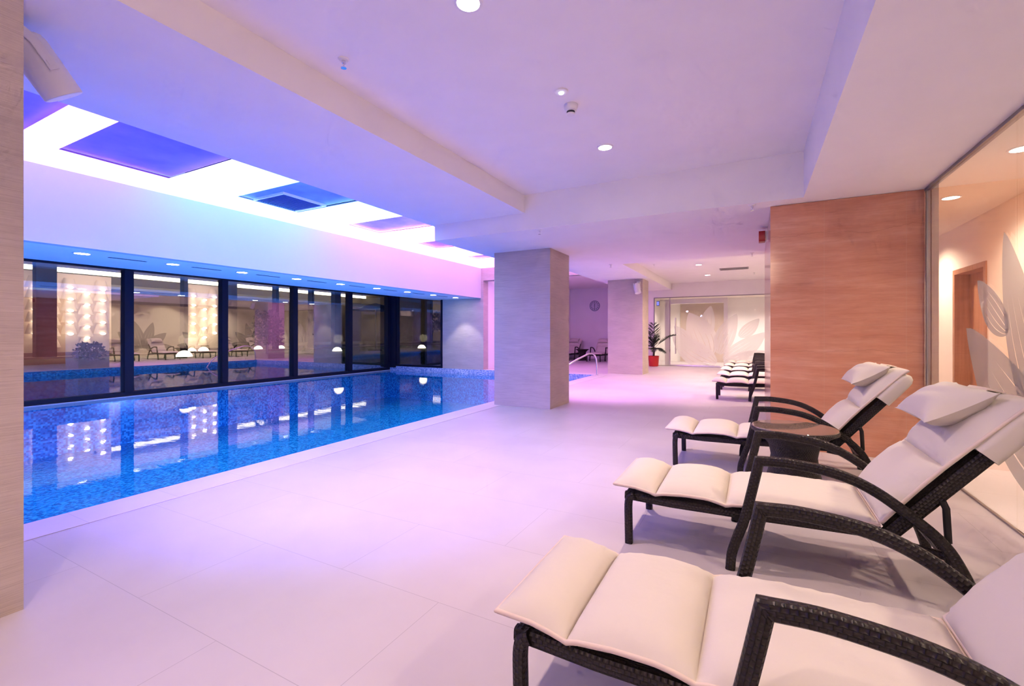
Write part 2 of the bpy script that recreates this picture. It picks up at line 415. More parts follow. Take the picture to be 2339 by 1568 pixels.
# ceilings
b = MB(); b.box(-3.0, 3.0, YB, 17.4, ZC, 3.2)
struct('ceiling', b, M['plaster'])
struct('ceiling_bulkhead', MB().box(-4.13, -2.63, YB, 17.3, ZK, 3.45), M['plaster'], 'long dropped bulkhead between pool hall and lounge')
struct('ceiling_beam', MB().box(-4.08, 1.4, 5.293, 8.78, ZB, 3.45), M['plaster'], 'wide dropped cross beam over the middle pillar')
struct('ceiling_soffit', MB().box(.43, 1.4, YB, 5.293, ZB, 3.2), M['plaster'], 'dropped soffit beside the glass partition')
b = MB(); b.box(XW - .1, -9.6, YB, 12.6, 2.62, 2.8); b.box(-9.75, -8.0, YB, 12.6, 2.33, 2.62)
struct('ceiling_window_soffit', b, M['plaster'], 'low soffit above the pool windows with a row of downlights')
struct('wall_fascia', MB().box(-8.0, -7.84, YB, 12.6, 2.33, 3.7), plain('fascia_paint', (.62, .60, .61), .9, spec=.15), 'upright fascia above the window soffit')
struct('wall_back', MB().box(XW, 3.0, YB - .15, YB, 0., 3.7), M['plaster'])
# pool end wall
b = MB(); b.box(-9.38, -7.75, 12.6, 12.9, 0., 3.7); b.box(XW - .1, -9.38, 12.6, 12.9, 2.56, 3.7); b.box(-7.75, -4.0, 12.6, 12.9, 2.90, 3.7)
struct('wall_pool_end', b, M['pillar'])
# alcove beyond the pool
struct('wall_alcove_side', MB().box(-7.95, -7.75, 12.9, 20.6, 0., 3.7), M['plaster'])
struct('wall_alcove_back', MB().box(-7.75, -3.75, 20.5, 20.7, 0., 3.7), M['plaster'])
struct('wall_alcove_inner', MB().box(-3.8, -3.6, 17.3, 20.5, 0., 3.4), M['plaster'])
struct('ceiling_alcove', MB().box(-7.75, -4.13, 15.7, 20.6, 3.28, 3.5), M['plaster'])
# end of the lounge: wall above glass, room behind
b = MB(); b.box(-4.13, 1.4, 17.25, 17.4, 2.50, 3.3); b.box(-3.8, -3.26, 17.25, 17.4, 0., 2.5)
struct('wall_lounge_end', b, M['plaster'])
b = MB(); b.box(-3.6, 3.0, 20.4, 20.6, 0., 2.8)
struct('wall_spa_back', b, M['plaster'])
struct('ceiling_spa', MB().box(-3.6, 3.0, 17.4, 20.4, 2.62, 2.8), M['corrwall'])
struct('wall_spa_panel', MB().box(-2.75, -.95, 20.3, 20.4, 0., 2.62), M['brownpanel'], 'taupe wall panel in the room behind the glass doors')
b = MB(); b.box(-2.95, -2.78, 17.75, 17.95, 0, 2.28); b.box(-.95, -.82, 17.75, 17.95, 0, 2.28); b.box(-2.95, -.82, 17.75, 17.95, 2.28, 2.45)
struct('trim_3', b, M['white'], 'white inner door surround behind the far glass')
# stone block wall
struct('wall_stone_block', MB().box(.152, 1.395, 5.51, 8.5, 0., ZB if False else 2.53), M['orange'], 'orange veined travertine wall block behind the loungers')
# corridor behind the glass partition
b = MB(); b.box(2.64, 2.85, YB, 8.02, 0., 2.9); b.box(2.64, 2.85, 9.12, 20.4, 0., 2.9); b.box(2.64, 2.85, 8.02, 9.12, 2.13, 2.9)
struct('wall_corridor', b, M['corrwall'])
struct('ceiling_corridor', MB().box(1.43, 2.85, YB, 20.4, 2.76, 2.9), M['corrwall'])

# pillars
for i, (y0, y1, zt, lab) in enumerate(((-.08, .75, ZK, 'beige ribbed stone pillar at the picture edge carrying a white spotlight'),
                                       (6.575, 7.4, ZB, 'square beige stone pillar standing alone at the middle of the pool edge'),
                                       (13.26, 14.08, ZK, 'distant stone pillar by the pool corner with a small white spotlight'))):
    p = MB().box(-3.83, -2.82 if i else -2.80, y0, y1, 0.0, zt).build('pillar', M['pillar'])
    tag(p, lab, 'pillar', kind='structure')

# ------------------------------------------------------------------ windows along the pool
def window(n, y0, y1):
    f = MB()
    f.box(XW - .08, XW + .07, y0, y1, 2.525, 2.62); f.box(XW - .08, XW + .07, y0, y1, -.15, -.05)
    f.box(XW - .08, XW + .10, y1 - .14, y1, -.05, 2.525)
    f.box(XW - .05, XW + .02, y0, y0 + .05, -.05, 2.525)
    o = struct('window_%d' % n, f, M['frame'])
    MB().box(XW - .012, XW, y0 + .05, y1 - .14, -.05, 2.525).build('window_pane', M['winglass'], o)
    return o
ys = [-3.9, -1.25, .72, 2.72, 4.78, 6.77, 8.76, 10.80, 12.58]
for i in range(8): window(i + 1, ys[i], ys[i + 1])
f = MB(); f.box(XW, -11.45, 12.55, 12.72, -.05, 2.6); f.box(-11.5, -9.38, 12.6, 12.72, -.02, .07); f.box(-11.5, -9.38, 12.6, 12.72, 2.52, 2.6)
f.box(-9.45, -9.38, 12.58, 12.72, 0, 2.56); f.box(-11.48, -11.40, 12.58, 12.72, 0, 2.56)
o = struct('window_9', f, M['frame'])
MB().box(-11.45, -9.4, 12.66, 12.672, .05, 2.55).build('window_pane', M['winglass'], o)

# ------------------------------------------------------------------ luminous pool ceiling
OPEN = [(.05, 1.80), (2.16, 3.30), (4.20, 5.30), (6.30, 7.28), (8.36, 9.30), (10.46, 11.15)]
XO0, XO1 = -7.08, -5.0
lum = thing('luminous_ceiling', 'glowing white frame of light panels around the coffers over the pool', 'ceiling light', (0, 0, 0))
fb = MB(); e = [YB] + [v for o_ in OPEN for v in o_] + [12.6]
fb.box(-7.84, XO0, YB, 12.6, ZP, ZP + .02); fb.box(XO1, -4.13, YB, 12.6, ZP, ZP + .02)
for i in range(0, len(e), 2): fb.box(XO0, XO1, e[i], e[i + 1], ZP, ZP + .02)
fb.build('light_diffuser', M['led'], lum)
struct('ceiling_alcove_edge', MB().box(-7.75, -6.2, 12.9, 15.7, ZP, ZP + .1), M['plaster'])
b = MB(); b.box(-6.2, -4.13, 12.95, 15.7, ZP, ZP + .02)
tag(b.build('luminous_ceiling', M['led']), 'small glowing ceiling field above the alcove beyond the pool', 'ceiling light')
cols = ['ledblue', 'ledblue', 'ledcyan', 'ledpink', 'ledpink', 'ledpink']
pcol = [('violet_blue', (.30, .17, .60)), ('violet_blue', (.30, .17, .60)), ('sky_blue', (.22, .34, .74)), ('rose', (.85, .58, .84)), ('hot_pink', (.85, .38, .74)), ('hot_pink', (.88, .62, .84))]  # coloured LED light is put into the panels' base colours
labs = ['violet recessed ceiling coffer partly hidden behind the ribbed pillar', 'largest violet-blue recessed coffer panel of the pool ceiling',
        'blue recessed coffer panel holding the square air vent', 'pale pink recessed coffer panel next to the blue vented one',
        'hot pink recessed coffer panel second from the far pool end', 'small pink coffer panel at the far pool end']
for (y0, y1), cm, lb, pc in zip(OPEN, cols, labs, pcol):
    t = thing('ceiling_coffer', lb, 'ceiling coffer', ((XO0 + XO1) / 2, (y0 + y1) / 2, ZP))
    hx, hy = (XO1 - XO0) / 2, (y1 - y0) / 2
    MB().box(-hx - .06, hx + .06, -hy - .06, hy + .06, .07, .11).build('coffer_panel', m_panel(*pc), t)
    s = MB(); s.box(-hx - .06, -hx - .05, -hy - .05, hy + .05, .022, .055); s.box(hx + .05, hx + .06, -hy - .05, hy + .05, .022, .055)
    s.box(-hx - .05, hx + .05, -hy - .06, -hy - .05, .022, .055); s.box(-hx - .05, hx + .05, hy + .05, hy + .06, .022, .055)
    s.build('led_strip', M[cm], t)
v = thing('air_vent', 'dark blue square air vent with white rim in the blue coffer', 'air vent', (-6.78, 4.92, ZP + .06))
b = MB(); b.box(-.40, .40, -.40, -.36, -.02, .01); b.box(-.40, .40, .36, .40, -.02, .01); b.box(-.40, -.36, -.36, .36, -.02, .01); b.box(.36, .40, -.36, .36, -.02, .01)
b.build('vent_rim', M['white'], v)
b = MB()
for k in range(18): b.box(-.36, .36, -.352 + k * .0405, -.336 + k * .0405, -.008, .008)
b.build('vent_grille', plain('vent_blue', (.015, .07, .34), .5), v)

# ------------------------------------------------------------------ lamps
def spot(loc, power, color, angle=110, blend=.6, radius=.05, aim=None, parent=None):
    l = bpy.data.lights.new('lamp_glow', 'SPOT'); l.energy = power; l.color = color; l.spot_size = math.radians(angle); l.spot_blend = blend; l.shadow_soft_size = radius
    o = bpy.data.objects.new('lamp_glow', l); col.objects.link(o); o.location = loc
    if aim: o.rotation_euler = (Vector(aim) - Vector(loc)).to_track_quat('-Z', 'Y').to_euler()
    return o
def area(loc, power, color, sx, sy, rot=(0, 0, 0)):
    l = bpy.data.lights.new('lamp_glow', 'AREA'); l.shape = 'RECTANGLE'; l.size = sx; l.size_y = sy; l.energy = power; l.color = color
    o = bpy.data.objects.new('lamp_glow', l); col.objects.link(o); o.location = loc; o.rotation_euler = rot
    return o
WARM = (1., .79, .60); WARM2 = (1., .71, .56)
def downlight(loc, r, label, group=None, m='lens'):
    t = thing('ceiling_downlight', label, 'downlight', loc, 0, group)
    MB().lathe([(r * 1.25, 0.0), (r * 1.25, -.006), (r, -.008), (r, 0.0)], 24, caps=False).build('trim_ring', M['trimwhite'], t, 40)
    MB().lathe([(.001, -.006), (r, -.006), (r, -.001), (.001, -.001)], 24, caps=False).build('lamp_lens', M[m], t)
    return t
downlight((-1.264, 4.281, ZC), .062, 'bright round downlight beside the smoke detector in the lounge recess')
downlight((-1.363, 2.06, ZC), .062, 'round downlight at the top picture edge in the lounge recess')
downlight((-1.3, -.2, ZC), .062, 'round downlight in the lounge recess above the viewpoint')
downlight((-1.279, 12.81, ZC), .07, 'round ceiling downlight behind the cross beam, closer to the beam')
downlight((-1.268, 15.21, ZC), .07, 'round ceiling downlight in front of the far glass doors')
for y, pw in ((-.2, 60), (2.06, 100), (4.281, 165)): spot((-1.3, y, ZC - .03), pw, WARM2, 120, .8, .05)
spot((.1, -2.9, 2.9), 115, (1., .68, .50), 150, .5, .06, aim=(-.6, 3.5, .3))
spot((-1.28, 12.81, ZC - .03), 170, WARM2, 150, .8, .06); spot((-1.27, 15.21, ZC - .03), 130, WARM2, 140, .8, .06)
spot((-.3, 10.6, ZC - .03), 170, WARM2, 140, .8, .06)
for k in range(9):
    y = 2.84 + 1.144 * k
    downlight((-8.42, y, 2.33), .085, 'small cool downlight in the row along the window soffit', 'soffit downlights', 'coollens')
    spot((-8.42, y, 2.30), 55, (1., .93, .88), 80, .4, .04)
    if k < 8:
        t = tag(MB().box(-.025, .025, -.24, .24, -.004, .002).build('ceiling_slot_diffuser', M['darkplastic'], None, None, (-8.5, y + .57, 2.33)),
                'thin dark linear air slot between the soffit downlights', 'air slot', 'soffit air slots')
for k, (y, lb) in enumerate(((7.0, 'corridor downlight behind the glass, above the wooden door side'), (5.42, 'corridor downlight at the picture edge behind the glass'))):
    downlight((2.0, y, 2.76), .075, lb)
for y in (-1.5, 1.5, 3.7, 5.42, 7.0, 9.5, 12., 14.5, 17.5): spot((2.0, y, 2.72), 100 if y < 9 else 230, WARM, 150, .9, .07)
for x in (-2.4, -.6, .8): spot((x, 18.9, 2.55), 130, (1., .84, .74), 150, .9, .06)
# unseen blue area lights added below the water line to brighten the pool
for y in (-1.5, 1.5, 4.5, 7.5):
    area((XE - .03, y, -1.04), 135, (.2, .30, 1.), .14, .9, (0, math.radians(90), 0))
area((-5.9, 14.5, 3.25), 30, (.9, .2, 1.), 2.4, 2.)  # added magenta fill under the alcove ceiling, no fixture

# ceiling fittings
t = thing('smoke_detector', 'white round smoke detector on the recessed lounge ceiling', 'smoke detector', (-1.27, 3.37, ZC))
MB().lathe([(.055, 0), (.055, -.02), (.048, -.028), (.046, -.045), (.03, -.05), (.03, -.052)], 28).build('detector_body', M['trimwhite'], t, 40)
MB().lathe([(.032, -.05), (.032, -.066)], 20).build('sensor_ring', M['darkplastic'], t); MB().lathe([(.034, -.066), (.030, -.076)], 20).build('sensor_cap', M['trimwhite'], t)
t = thing('ceiling_emergency_light', 'small round emergency light with glowing greenish centre by the smoke detector', 'emergency light', (-1.257, 3.138, ZC))
MB().lathe([(.05, 0), (.048, -.01), (.022, -.014)], 28).build('light_rim', M['trimwhite'], t, 40)
MB().lathe([(.001, -.022), (.018, -.02), (.02, -.012)], 20).build('light_eye', M['greenled'], t)
for (x, y, z, lb) in ((-2.363, 2.106, ZC, 'chrome sprinkler head near the bulkhead in the lounge recess'), (-2.446, 5.36, ZB, 'sprinkler head on the cross beam above the middle pillar'),
                      (-.018, 5.36, ZB, 'sprinkler head on the cross beam near the orange wall'), (-.03, 8.56, ZB, 'sprinkler head at the rear edge of the cross beam near the orange wall'),
                      (-2.455, 8.70, ZB, 'sprinkler head at the rear edge of the cross beam over the bulkhead'), (-2.3, 12.19, ZC, 'sprinkler head on the far ceiling beside the bulkhead'),
                      (.006, 15.25, ZC, 'sprinkler head on the far ceiling near the air grille')):
    t = thing('ceiling_sprinkler', lb, 'sprinkler', (x, y, z))
    MB().lathe([(.035, 0), (.03, -.008), (.014, -.012)], 20).build('cover_plate', M['trimwhite'], t, 40)
    MB().lathe([(.013, -.01), (.013, -.03), (.006, -.034), (.004, -.055), (.018, -.056), (.018, -.06)], 14).build('sprinkler_nozzle', M['chrome'], t, 40)
t = thing('air_grille', 'grey rectangular air grille on the ceiling near the far glass', 'air vent', (-.49, 14.0, ZC), 0)
b = MB(); b.box(-.36, .36, -.17, -.15, -.02, 0); b.box(-.36, .36, .15, .17, -.02, 0); b.box(-.36, -.34, -.15, .15, -.02, 0); b.box(.34, .36, -.15, .15, -.02, 0)
b.build('grille_frame', M['alu'], t); b = MB()
for k in range(9): b.box(-.34, .34, -.14 + k * .033, -.125 + k * .033, -.015, 0)
b.build('grille_slats', M['alu'], t)
t = thing('smoke_alarm_sounder', 'red square fire alarm sounder on the side of the orange wall', 'alarm', (.152, 6.55, 2.41))
b = MB(); b.box(-.03, 0, -.06, .06, -.05, .06); b.build('back_box', M['trimwhite'], t)
b = MB(); b.sweep([(-.03, 0, 0), (-.10, 0, 0)], rr(.16, .13, .02), ref=(0, 1, 0)); b.build('sounder_body', M['red'], t, 40)

# pillar spotlights
def spotlight(loc, mirror, label, rx, ry=0.):
    t = thing('wall_spotlight', label, 'spotlight', loc)
    S_ = Matrix.Rotation(PI, 4, 'Z') if mirror else Matrix.Identity(4)
    R = S_ @ Matrix.Translation((0, .17, 0)) @ Matrix.Rotation(math.radians(ry), 4, 'Y') @ Matrix.Rotation(math.radians(rx), 4, 'X')
    b = MB(); b.lathe([(.065, .14), (.08, .125), (.086, .10), (.086, -.135), (.083, -.14)], 32); b.xform(R).build('lamp_body', M['trimwhite'], t, 40)
    b = MB(); b.lathe([(.080, -.141), (.001, -.1412)], 32, caps=False); b.lathe([(.012, -.142), (.001, -.144)], 12, c=(0, .03, 0), caps=False); b.xform(R).build('lamp_glass', M['white'], t, 40)
    b = MB()
    for sx in (-1, 1):
        b.sweep([(sx * .092, 0, -.03), (sx * .092, 0, .10), (sx * .092, -.03, .17), (sx * .092, -.08, .20)], rr(.045, .008, .002), ref=(0, 1, 0))
        b.box(sx * .092 - .008, sx * .092 + .008, -.012, .012, -.012, .012)
    b.box(-.096, .096, -.10, -.06, .190, .205); b.xform(R).build('lamp_bracket', M['trimwhite'], t)
    q = R @ Vector((0, -.08, .197)); b = MB(); yw = -1 if mirror else 1
    b.box(-.05, .05, min(0, .018 * yw), max(0, .018 * yw), q.z - .05, q.z + .05); b.box(-.018, .018, min(0, q.y), max(0, q.y), q.z - .012, q.z + .012)
    b.build('wall_plate', M['trimwhite'], t)
    return t
spotlight((-3.18, .75, 2.545), False, 'large white cylinder spotlight on the ribbed stone pillar', 36)
spotlight((-2.93, 13.26, 2.46), True, 'white cylinder spotlight on the distant pillar', 14, 12)
t = spotlight((-7.75, 13.55, 2.55), False, 'white cylinder spotlight on the pink alcove wall beside the middle pillar', 40); t.rotation_euler = (0, 0, -PI / 2)
VIO = (.22, .17, 1.)
spot((-3.18, 1.10, 2.36), 640, VIO, 96, 1., .05, aim=(-3.1, 3.5, .0))
spot((-3.3, 7.55, 2.40), 560, (.78, .32, 1.), 96, 1., .05, aim=(-2.6, 9.8, .0))  # added violet-pink spot behind the middle pillar, no fixture there

# ------------------------------------------------------------------ glass partition with etched flowers
def petal_mesh(root, tip, width, nv=4, plane='x', at=0., gap=.10, bend=.0):
    """a petal split by clear vein lines; coordinates (u, z) on the glass"""
    b = MB(); root = Vector(root); tip = Vector(tip); ax = tip - root; n = Vector((-ax.y, ax.x)).normalized()
    NS = 28
    def wid(t): return width * .5 * (math.sin(PI * min(1, max(0, t)) ** .8) ** .75 if 0 < t < 1 else 0.0)
    def P(t, s):
        q = root + ax * t + n * (s * wid(t) + bend * math.sin(PI * t) * ax.length)
        return (at, q.x, q.y) if plane == 'x' else (q.x, at, q.y)
    edges = [-1 + 2 * k / nv for k in range(nv + 1)]
    for k in range(nv):
        s0, s1 = edges[k], edges[k + 1]
        tv = .66 + .1 * math.sin(k * 2.3)
        for i in range(NS):
            t0, t1 = .02 + .98 * i / NS, .02 + .98 * (i + 1) / NS
            def sh(t, s, sgn):
                g = gap * max(0., 1 - t / tv) ** .6 / nv * 1.6 if abs(s) < .999 else 0.
                return s + sgn * g
            b.quad(P(t0, sh(t0, s0, 1)), P(t0, sh(t0, s1, -1)), P(t1, sh(t1, s1, -1)), P(t1, sh(t1, s0, 1)))
    return b
XG = 1.4
g = MB(); g.box(XG - .012, XG + .03, YB, 5.50, ZB - .025, ZB); g.box(XG - .006, XG + .012, YB, 5.50, 0, .012)
g.box(XG - .006, XG + .022, 5.465, 5.50, 0.0, ZB - .026)
struct('trim_5', MB().box(XG + .031, XG + .080, 5.465, 5.50, 0, 2.76), M['brownpanel'], 'narrow brown strip at the corner behind the glass')
part = struct('wall_glass_partition', g, M['alu'], 'clear glass partition with etched flower beside the loungers')
for y0, y1 in ((-3.9, -1.63), (-1.62, .50), (.51, 3.862), (3.868, 5.44)):
    MB().box(XG, XG + .01, y0, y1, .012, ZB - .025).build('glass_pane', M['glass'], part)
for k, (rt, tp, wd, nv, bd) in enumerate((((3.95, 1.20), (4.40, 1.57), .25, 5, -.05), ((3.05, .30), (4.585, 1.235), .62, 5, -.06), ((3.30, .40), (4.00, 1.84), .44, 5, -.05),
                           ((3.0, .45), (3.2, 2.0), .5, 5, 0.), ((2.75, .45), (2.2, 1.8), .5, 5, .05), ((2.7, .3), (1.5, 1.0), .5, 5, .05))):
    petal_mesh(rt, tp, wd, nv, 'x', XG - .002 - .002 * k, bend=bd).build('etched_petal', M['etched'], part)
# far part of the same partition
g = MB(); g.box(XG - .012, XG + .03, 8.5, 17.25, ZB - .025, ZB + .1); g.box(XG - .006, XG + .012, 8.5, 17.25, 0, .012)
part2 = struct('wall_glass_corridor', g, M['alu'], 'far glass partition behind the second row of loungers')
struct('wall_partition_head', MB().box(XG, XG + .1, 8.5, 17.3, ZB + .1, 3.0), M['plaster'])
for k in range(4): MB().box(XG, XG + .01, 8.5 + k * 2.187, 8.5 + k * 2.187 + 2.18, .012, ZB - .025).build('glass_pane', M['glass'], part2)
for cy in (10.6, 13.2, 15.8):
    for k, (dx, dz, wd) in enumerate(((.95, .75, .5), (.4, 1.25, .45), (-.35, 1.3, .45), (-.95, .8, .5), (-1.2, .15, .4), (1.2, .1, .4))):
        petal_mesh((cy + dx * .1, .45), (cy + dx, .45 + dz), wd, 4, 'x', XG - .002 - .002 * k).build('etched_petal', M['etched'], part2)
# far glass wall
g = MB(); g.box(-3.26, 1.4, 17.27, 17.31, 2.47, 2.5); g.box(-3.26, 1.4, 17.28, 17.30, 0, .014); g.box(-3.26, -3.235, 17.27, 17.31, 0, 2.47)
part3 = struct('wall_glass_end', g, M['alu'], 'far glass wall with a big etched flower')
for x0, x1 in ((-3.235, -2.72), (-1.02, -.30), (-.29, .50), (.51, 1.4)): MB().box(x0, x1, 17.285, 17.295, .014, 2.47).build('glass_pane', M['glass'], part3)
d = MB(); d.box(-2.72, -2.68, 17.275, 17.305, .01, 2.47); d.box(-2.72, -1.03, 17.28, 17.30, .01, .06)
dr = struct('door_2', d, M['chrome'], 'frameless glass door in the far glass wall')
MB().box(-2.68, -1.87, 17.285, 17.295, .06, 2.46).build('glass_leaf', M['glass'], dr); MB().box(-1.86, -1.03, 17.285, 17.295, .06, 2.46).build('glass_leaf', M['glass'], dr)
for yy in (17.22, 17.36):
    MB().sweep([(-2.5, yy, .45), (-2.5, yy, 1.75)], circ(.016), ref=(0, 1, 0)).build('door_handle', M['chrome'], dr, 40)
pp = [((-1.35, .35), (-2.05, 1.92), .95, 6, -.02), ((-1.15, .10), (-2.62, 1.12), .85, 6, .05), ((-2.05, .95), (-2.55, 1.45), .32, 4, 0.), ((-1.42, 1.12), (-1.33, 2.15), .48, 4, .06),
      ((-1.10, .45), (-.52, 1.85), .62, 5, .03), ((-.45, 1.05), (.15, 1.68), .40, 5, -.03), ((-.95, .25), (.35, 1.22), .62, 6, -.04), ((-.95, .15), (.75, .55), .5, 5, 0.)]
for k, (rt, tp, wd, nv, bd) in enumerate(pp): petal_mesh(rt, tp, wd, nv, 'y', 17.283 - .002 * k, bend=bd).build('etched_petal', M['etched2'], part3)
t = thing('wall_display', 'small glowing blue display at the head of the far glass wall', 'display', (-3.11, 17.25, 2.28))
MB().box(-.05, .05, -.02, 0, -.09, .09).build('display_case', M['darkplastic'], t); MB().box(-.04, .04, -.024, -.02, -.07, .07).build('display_screen', M['exitblue'], t)

# corridor door
d = MB(); d.box(2.625, 2.85, 8.02, 8.09, 0, 2.13); d.box(2.625, 2.85, 9.05, 9.12, 0, 2.13); d.box(2.625, 2.85, 8.09, 9.05, 2.06, 2.13)
dr = struct('door_1', d, M['wood'], 'wooden corridor door seen through the glass')
MB().box(2.80, 2.84, 8.09, 9.05, .005, 2.06).build('door_leaf', M['wood'], dr)
b = MB(); b.box(2.785, 2.80, 8.93, 8.97, .94, 1.12); b.sweep([(2.79, 8.95, 1.07), (2.75, 8.95, 1.07), (2.745, 8.93, 1.07), (2.745, 8.83, 1.07)], circ(.009), ref=(0, 0, 1)); b.build('door_handle', M['chrome'], dr, 40)
b = MB()
for k in range(7):
    a = PI * (.05 + .9 * k / 6)
    pts = [(2.795, 8.57 + r * math.cos(a), 1.55 + r * math.sin(a)) for r in (.02, .07, .12)]
    b.sweep(pts, circ(.012, 6), ref=(1, 0, 0), scales=[.4, 1.2, .3])
b.build('flower_sign', M['white'], dr)

# ------------------------------------------------------------------ sun loungers
W2 = .62
def cushion(path, seams, half, tmax, puff=.016):
    """padded strip; path: list of (x,z) of the underside, seams: parameter values of the stitched lines"""
    P = [Vector((p[0], 0, p[1])) for p in path]
    L = [0.]
    for i in range(1, len(P)): L.append(L[-1] + (P[i] - P[i - 1]).length)
    tot = L[-1]
    def at(u):
        s = u * tot
        for i in range(1, len(P)):
            if s <= L[i] + 1e-9:
                k = (s - L[i - 1]) / (L[i] - L[i - 1]); q = P[i - 1].lerp(P[i], k)
                j0, j1 = max(i - 2, 0), min(i + 1, len(P) - 1)
                t = (P[i] - P[i - 1]).normalized() * .5
                t += ((P[i - 1] - P[j0]).normalized() * (1 - k) * .25 if i > 1 else t * .5) + ((P[j1] - P[i]).normalized() * k * .25 if j1 > i else t * .5)
                t.normalize(); return q, Vector((-t.z, 0, t.x))
        return P[-1], Vector((0, 0, 1))
    S = [0.] + list(seams) + [1.]
    def h(u, v):
        for a, c in zip(S, S[1:]):
            if u <= c + 1e-9:
                k = (u - a) / (c - a); seg = (c - a) * tot; break
        e = min(k, 1 - k) * seg; ev = min(v, 1 - v) * half * 2
        fu = 1 - math.exp(-e / .022); fv = 1 - math.exp(-ev / .03)
        bulge = (1 - (2 * k - 1) ** 2) * (1 - (2 * v - 1) ** 4)
        pucker = .0055 * math.sin(u * tot * 130 + 3 * math.sin(u * 31)) * math.exp(-ev / .035) * (1 if ev > .004 else 0)
        return .010 + (tmax * .62) * fu * fv + puff * bulge * fu * fv + pucker
    b = MB()
    us = []
    for a, c in zip(S, S[1:]):
        n = max(6, int((c - a) * tot / .018))
        us += [a + (c - a) * .5 * (1 - math.cos(PI * i / n)) for i in range(n)]
    us.append(1.)
    vs = [.5 * (1 - math.cos(PI * j / 22)) for j in range(23)]
    nu, nv = len(us) - 1, 22
    def top(i, j):
        u, v = us[round(i * nu)], vs[round(j * nv)]; q, n = at(u)
        return q + n * h(u, v) + Vector((0, (v - .5) * 2 * half, 0))
    def bot(i, j):
        u, v = us[round(i * nu)], vs[round(j * nv)]; q, n = at(u)
        return q - n * .004 + Vector((0, (v - .5) * 2 * half, 0)) + n * (.004 * min(1, 50 * min(v, 1 - v)))
    b.grid(top, nu, nv); b.grid(bot, nu, nv, True)
    # close the rim
    nvv = nv + 1; base2 = (nu + 1) * nvv
    ring = [i * nvv for i in range(nu + 1)] + [nu * nvv + j for j in range(1, nvv)] + [i * nvv + nv for i in range(nu - 1, -1, -1)] + [j for j in range(nv - 1, 0, -1)]
    for a, c in zip(ring, ring[1:] + ring[:1]): b.face((a, c, base2 + c, base2 + a))
    # piping follows the rim
    rim = []
    for i in range(0, nu + 1, 2): q, n = at(us[i]); rim.append(q + n * .006 + Vector((0, -half, 0)))
    q, n = at(1.); 
    for k in range(1, 8): rim.append(q + n * .006 + Vector((0, -half + 2 * half * k / 8, 0)))
    for i in range(nu, -1, -2): q, n = at(us[i]); rim.append(q + n * .006 + Vector((0, half, 0)))
    q, n = at(0.)
    for k in range(1, 8): rim.append(q + n * .006 + Vector((0, half - 2 * half * k / 8, 0)))
    pb = MB().sweep(rim, circ(.0075, 8), ref=(0, 0, 1), closed=True)
    return b, pb

def pillow():
    b = MB(); Lx, Ly, T = .29, .48, .165
    def s(sign):
        def fn(u, v):
            a, c = 2 * u - 1, 2 * v - 1
            ex = 1 - .14 * (1 - c * c); ey = 1 - .10 * (1 - a * a)
            z = T / 2 * max(0, (1 - abs(a) ** 2.6)) ** .62 * max(0, (1 - abs(c) ** 2.8)) ** .62
            z += .004 * math.sin(9 * a + 4 * c) * (1 - a * a) * (1 - c * c)
            return (a * Lx / 2 * ex, c * Ly / 2 * ey, sign * z + .012 * a * a * c * c)
        return fn
    b.grid(s(1), 18, 24); b.grid(s(-1), 18, 24, True)
    return b

